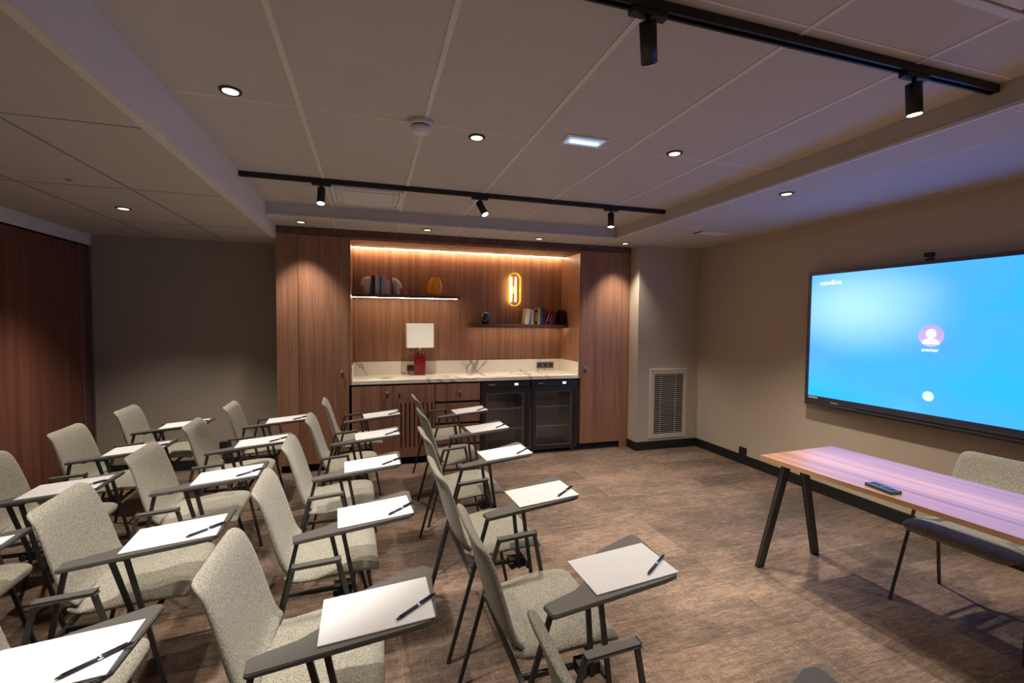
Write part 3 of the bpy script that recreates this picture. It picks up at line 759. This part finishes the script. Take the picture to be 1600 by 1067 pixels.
HEADS = [('black spotlight at the left of the far track, glaring at the viewer', -.334, 3.635, (-.03, -.25, -1), True, 45),
         ('black spotlight in the middle of the far track, tilted right', .842, 3.635, (.42, -.42, -1), True, 45),
         ('black spotlight at the right of the far track, pointing straight down', 2.016, 3.635, (0, -.03, -1), True, 30),
         ('black spotlight on the near track above the middle, pointing away', .852, 1.318, (.62, .80, -1), False, 80),
         ('black spotlight on the near track at the right, over the table', 2.066, 1.318, (.14, .02, -1), True, 80)]
for a in HEADS: head(a[0], a[1], a[2], a[3], a[4], .118, .027, a[5])
head('black spotlight on the near track beyond the left edge of the view', -.33, 1.318, (-.1, .35, -1), False, .118, .027, 110)

# ------------------------------------------------------------------ tablet chairs
def smooth_curve(pts, n):
    """Catmull-Rom through pts"""
    P = [Vector(p) for p in pts]; P = [P[0]*2-P[1]] + P + [P[-1]*2-P[-2]]; out = []
    m = len(P)-3
    for i in range(n+1):
        t = i/n*m; k = min(int(t), m-1); t -= k
        a, b_, c, d_ = P[k:k+4]
        out.append(.5*((2*b_) + (c-a)*t + (2*a-5*b_+4*c-d_)*t*t + (-a+3*b_-3*c+d_)*t**3))
    return out
def shell(profile, widths, thick, n=30, ends=(0.05, 0.05), curve=None, seg=36):
    """padded shell: profile in XZ, half widths per control point, rounded corners and rim; curve: forward bow of the sides"""
    bm = B()
    pc = smooth_curve([(x, 0, z) for x, z in profile], n)
    wc_ = smooth_curve([(w_, 0, 0) for w_ in widths], n)
    tc_ = smooth_curve([(w_, 0, 0) for w_ in thick], n)
    cc_ = smooth_curve([(w_, 0, 0) for w_ in (curve or [0]*len(widths))], n)
    L = [0]
    for a, b_ in zip(pc, pc[1:]): L.append(L[-1] + (b_-a).length)
    rings = []
    def ringat(i, d_end, r_end, th_scale):
        tan = (pc[min(i+1, n)] - pc[max(i-1, 0)]).normalized(); nrm = Vector((-tan.z, 0, tan.x))
        return tan, nrm
    for i in range(n+1):
        tan, nrm = ringat(i, 0, 0, 0)
        w_, th, cv = wc_[i].x, tc_[i].x/2, cc_[i].x
        for dist, r_ in ((L[i], ends[0]), (L[-1]-L[i], ends[1])):
            if dist < r_: w_ -= r_ - math.sqrt(max(r_*r_ - (r_-dist)**2, 0)); 
            rt = tc_[i].x*.5
            if dist < rt: th *= max(.12, math.sqrt(max(1-(1-dist/rt)**2, 0)))
        ring = []
        for k in range(seg):
            a = 2*PI*k/seg; ca, sa = math.cos(a), math.sin(a)
            u = math.copysign(abs(ca)**.32, ca)*w_; v = math.copysign(abs(sa)**.75, sa)*th
            bow = cv*(abs(u)/max(w_, 1e-4))**2
            q = pc[i] + nrm*(v + bow)
            ring.append(bm.verts.new((q.x, u, q.z)))
        rings.append(ring)
    for a, b_ in zip(rings, rings[1:]):
        for k in range(seg): bm.faces.new((a[k], a[(k+1) % seg], b_[(k+1) % seg], b_[k]))
    bm.faces.new(rings[0][::-1]); bm.faces.new(rings[-1]); return bm
def seat_bm():
    return shell([(.232, .425), (.216, .446), (.165, .457), (.06, .458), (-.04, .450), (-.10, .452), (-.135, .470)], [.222, .226, .230, .230, .222, .212, .208],
                 [.014, .024, .032, .034, .034, .034, .034], 34, (.045, .003), [.0, .0, .003, .006, .010, .014, .016])
def back_bm():
    return shell([(-.118, .455), (-.150, .487), (-.172, .54), (-.195, .62), (-.216, .70), (-.231, .752), (-.246, .788), (-.268, .812)], [.208, .212, .216, .215, .209, .203, .198, .192],
                 [.034, .034, .032, .030, .028, .026, .024, .016], 40, (.003, .040), [-.014, -.016, -.017, -.017, -.015, -.012, -.008, -.004])
TAB_Z = .690
def tilt(v):   # tablet and arm rise slightly to the front
    return Vector((v.x, v.y, v.z + .07*(v.x)))
def tablet_poly():
    return [(-.083, -.386), (-.090, -.378), (-.096, -.330), (-.088, -.322), (.02, -.300), (.080, -.262), (.120, -.190), (.160, -.135), (.20, -.115), (.345, -.060), (.368, -.062), (.380, -.080), (.370, -.325), (.352, -.348), (.31, -.354)]
def make_chair(tablet=True, label='', loc=(0, 0, 0), rotz=0, group=None, refl=None):
    t = thing('tablet_chair' if tablet else 'armchair', label, 'chair', loc, rotz, group)
    link('seat', seat_bm(), 'fabric', t, True); link('backrest', back_bm(), 'fabric', t, True)
    for sd in (1, -1):
        tabbed = tablet and sd == -1
        y_foot = .268; y_arm = .345 if tabbed else .222
        ztop = .664 if tabbed else .618
        b = B(); add_bar(b, (-.078, sd*y_arm, ztop), (-.235, sd*y_foot, 0), .0105, .0155, (1, 0, 0)); link('leg', b, 'metal', t)
        b = B()
        if tabbed: add_bar(b, (.088, -.335, ztop+.011), (.205, sd*y_foot, 0), .0105, .0155, (1, 0, 0))
        else: add_bar(b, (.076, sd*y_arm, ztop+.006), (.215, sd*y_foot, 0), .0105, .0155, (1, 0, 0))
        link('leg', b, 'metal', t)
        if not tabbed:
            b = B(); add_bar(b, (-.080, sd*y_arm, ztop+.004), (.082, sd*y_arm, ztop+.015), .024, .012, (0, 0, 1), 0, .003); link('armrest', b, 'arm', t)
        else:
            b = B(); add_bar(b, (.045, -.335, ztop+.007), (.095, -.275, .385), .0105, .0155, (1, 0, 0)); link('pivot_post', b, 'metal', t)
    b = B()
    for sd in (1, -1): add_bar(b, (-.140, sd*.236, .40), (.132, sd*.236, .40), .012, .016)
    ye = -.312 if tablet else -.238
    add_bar(b, (-.135, ye, .400), (-.135, .24, .400), .016, .012); add_bar(b, (.128, ye+.004, .400), (.128, .24, .400), .016, .012)
    link('seat_frame', b, 'metal', t)
    if tablet:
        b = B(); add_prism(b, tablet_poly(), TAB_Z-.014, TAB_Z, 0, .003, tilt); wt = link('writing_tablet', b, 'arm', t)
        b = B(); add_box(b, .03, .10, -.345, -.30, TAB_Z-.022, TAB_Z-.008, 0, .002); add_box(b, -.02, .0, -.36, -.33, TAB_Z-.022, TAB_Z-.012); link('hinge_plate', b, 'black', wt)
        b = B(); add_box(b, .05, .125, -.275, -.225, .385, .425, 0, .003); add_cyl(b, (.06, -.285, .40), (.06, -.26, .40), .014, seg=16); link('hinge_block', b, 'black', t)
    return t
# rows: A nearest the screen ... D by the partition; numbers count from the camera
ROWX = {'A': [.625, .58, .55, .57, .625, .645], 'B': [None, -.195, -.21, -.215, -.18, -.14], 'C': [None, -.935, -.93, -.935, -.92, -.875], 'D': [None, -1.62, -1.62, -1.62, -1.62, -1.60]}
ROWY = [.86, 1.565, 2.25, 2.95, 3.645, 4.36]
rown = {'A': 'row nearest the screen', 'B': 'second row from the screen', 'C': 'third row from the screen', 'D': 'row beside the left partition'}
cnt = {0: 'cut off at the bottom edge', 1: 'fifth from the cabinets', 2: 'fourth from the cabinets', 3: 'third from the cabinets', 4: 'second from the cabinets', 5: 'closest to the back wall'}
proto = None; pads = []; random.seed(3)
pp = box(-.1485, .1485, -.102, .102, 0, .003)
sheet0 = pen0 = None
def pen_parts(t):
    b = B(); add_cyl(b, (-.068, 0, 0), (-.056, 0, 0), .0012, .0048, 12); add_cyl(b, (-.056, 0, 0), (.066, 0, 0), .0048, .0042, 12); add_cyl(b, (.066, 0, 0), (.071, 0, 0), .0042, .002, 12)
    link('barrel', b, 'pen', t)
    b = B(); add_cyl(b, (.004, 0, 0), (.014, 0, 0), .0053, .0053, 12); link('ring', b, 'chrome', t)
    b = B(); add_bar(b, (.012, 0, .0058), (.060, 0, .0058), .0028, .0015); link('clip', b, 'pen', t)
for rk in 'ABCD':
    for i, x in enumerate(ROWX[rk]):
        if x is None: continue
        y = ROWY[i]; rz = rad({0: 0, 1: 0, 2: 2, 3: 2, 4: 2.5, 5: 2.5}[i] + random.uniform(-.8, .8))
        where = '%s, %s' % (rown[rk], cnt[i])
        lb = 'greige tablet chair, ' + where
        if proto is None: proto = make_chair(True, lb, (x, y, 0), rz, 'tablet chairs set out in rows')
        else: dup(proto, (x, y, 0), rz, lb)
        if i == 0: continue
        Rz = Matrix.Rotation(rz, 3, 'Z')
        px, py = .214, -.243
        pos = Vector((x, y, 0)) + Rz @ Vector((px, py, TAB_Z + .07*px + .0015))
        slb = 'white paper pad on a chair, ' + where
        if sheet0 is None:
            sheet0 = link('paper_pad', pp, 'paper'); tag(sheet0, slb, 'paper', 'paper pads on the chair tablets'); s = sheet0
        else:
            s = sheet0.copy(); COL.objects.link(s); s['label'] = slb
        s.location = pos; s.rotation_euler = (0, -math.atan(.07), rz + rad(1.5))
        px, py = .318, -.285
        pos = Vector((x, y, 0)) + Rz @ Vector((px, py, TAB_Z + .07*px + .0095))
        plb = 'dark pen on a pad, ' + where
        if pen0 is None:
            pen0 = thing('pen', plb, 'pen', pos, 0, 'pens on the paper pads'); pen_parts(pen0); p = pen0
            p.rotation_euler = (0, -math.atan(.06), rz + rad(34 if rk == 'A' else 32))
        else:
            p = dup(pen0, pos, rz + rad(35), plb)

# ------------------------------------------------------------------ table and the chair behind it
TH = .745; TA = rad(-3.4+90)
tb = thing('table', 'long table with reddish wood top and splayed black legs near the screen', 'table', (2.198, 2.139, 0), rad(3.4))
# local frame: x across (0..0.61), y back towards the viewer (negative)
LN, WD = 1.62, .612
b = B(); add_box(b, 0, WD, -LN, 0, TH-.004, TH, 0); link('tabletop', b, 'table', tb)
link('edge_band', box(.0, WD, -LN, 0, TH-.024, TH-.004), 'tedge', tb)
for (yy, sg) in ((-.035, 1), (-LN+.035, -1)):
    for (xt, xf_) in ((.19, .13), (.31, .62)):
        b = B(); add_bar(b, (xt, yy, TH-.03), (xf_, yy + sg*.125, 0.008), .045, .022, (0, 1, 0), 0, .002)
        lg = link('leg', b, 'metal', tb)
        b = B(); add_box(b, xf_-.022, xf_+.022, yy+sg*.125-.012, yy+sg*.125+.012, 0, .010); link('foot_pad', b, 'black', lg)
    link('crossbar', box(.10, .52, yy-.02, yy+.02, TH-.045, TH-.024), 'metal', tb)
pu = thing('power_unit', 'blue-black socket strip lying on the table top', 'socket strip', (2.297, 1.522, TH), rad(-8))
pm = simple('dark_blue_plastic', (.03, .045, .075), .35)
link('housing', box(-.030, .030, -.066, .066, 0, .016, bev=.003), pm, pu)
for yy in (-.045, -.018, .018, .045):
    b = B(); add_box(b, -.014, .014, yy-.010, yy+.010, 0.0158, .0168); link('port', b, 'blackm', pu)
vc = make_chair(False, 'greige armchair tucked behind the table, facing away from the screen', (2.975, 1.505, 0), rad(180+3.4))
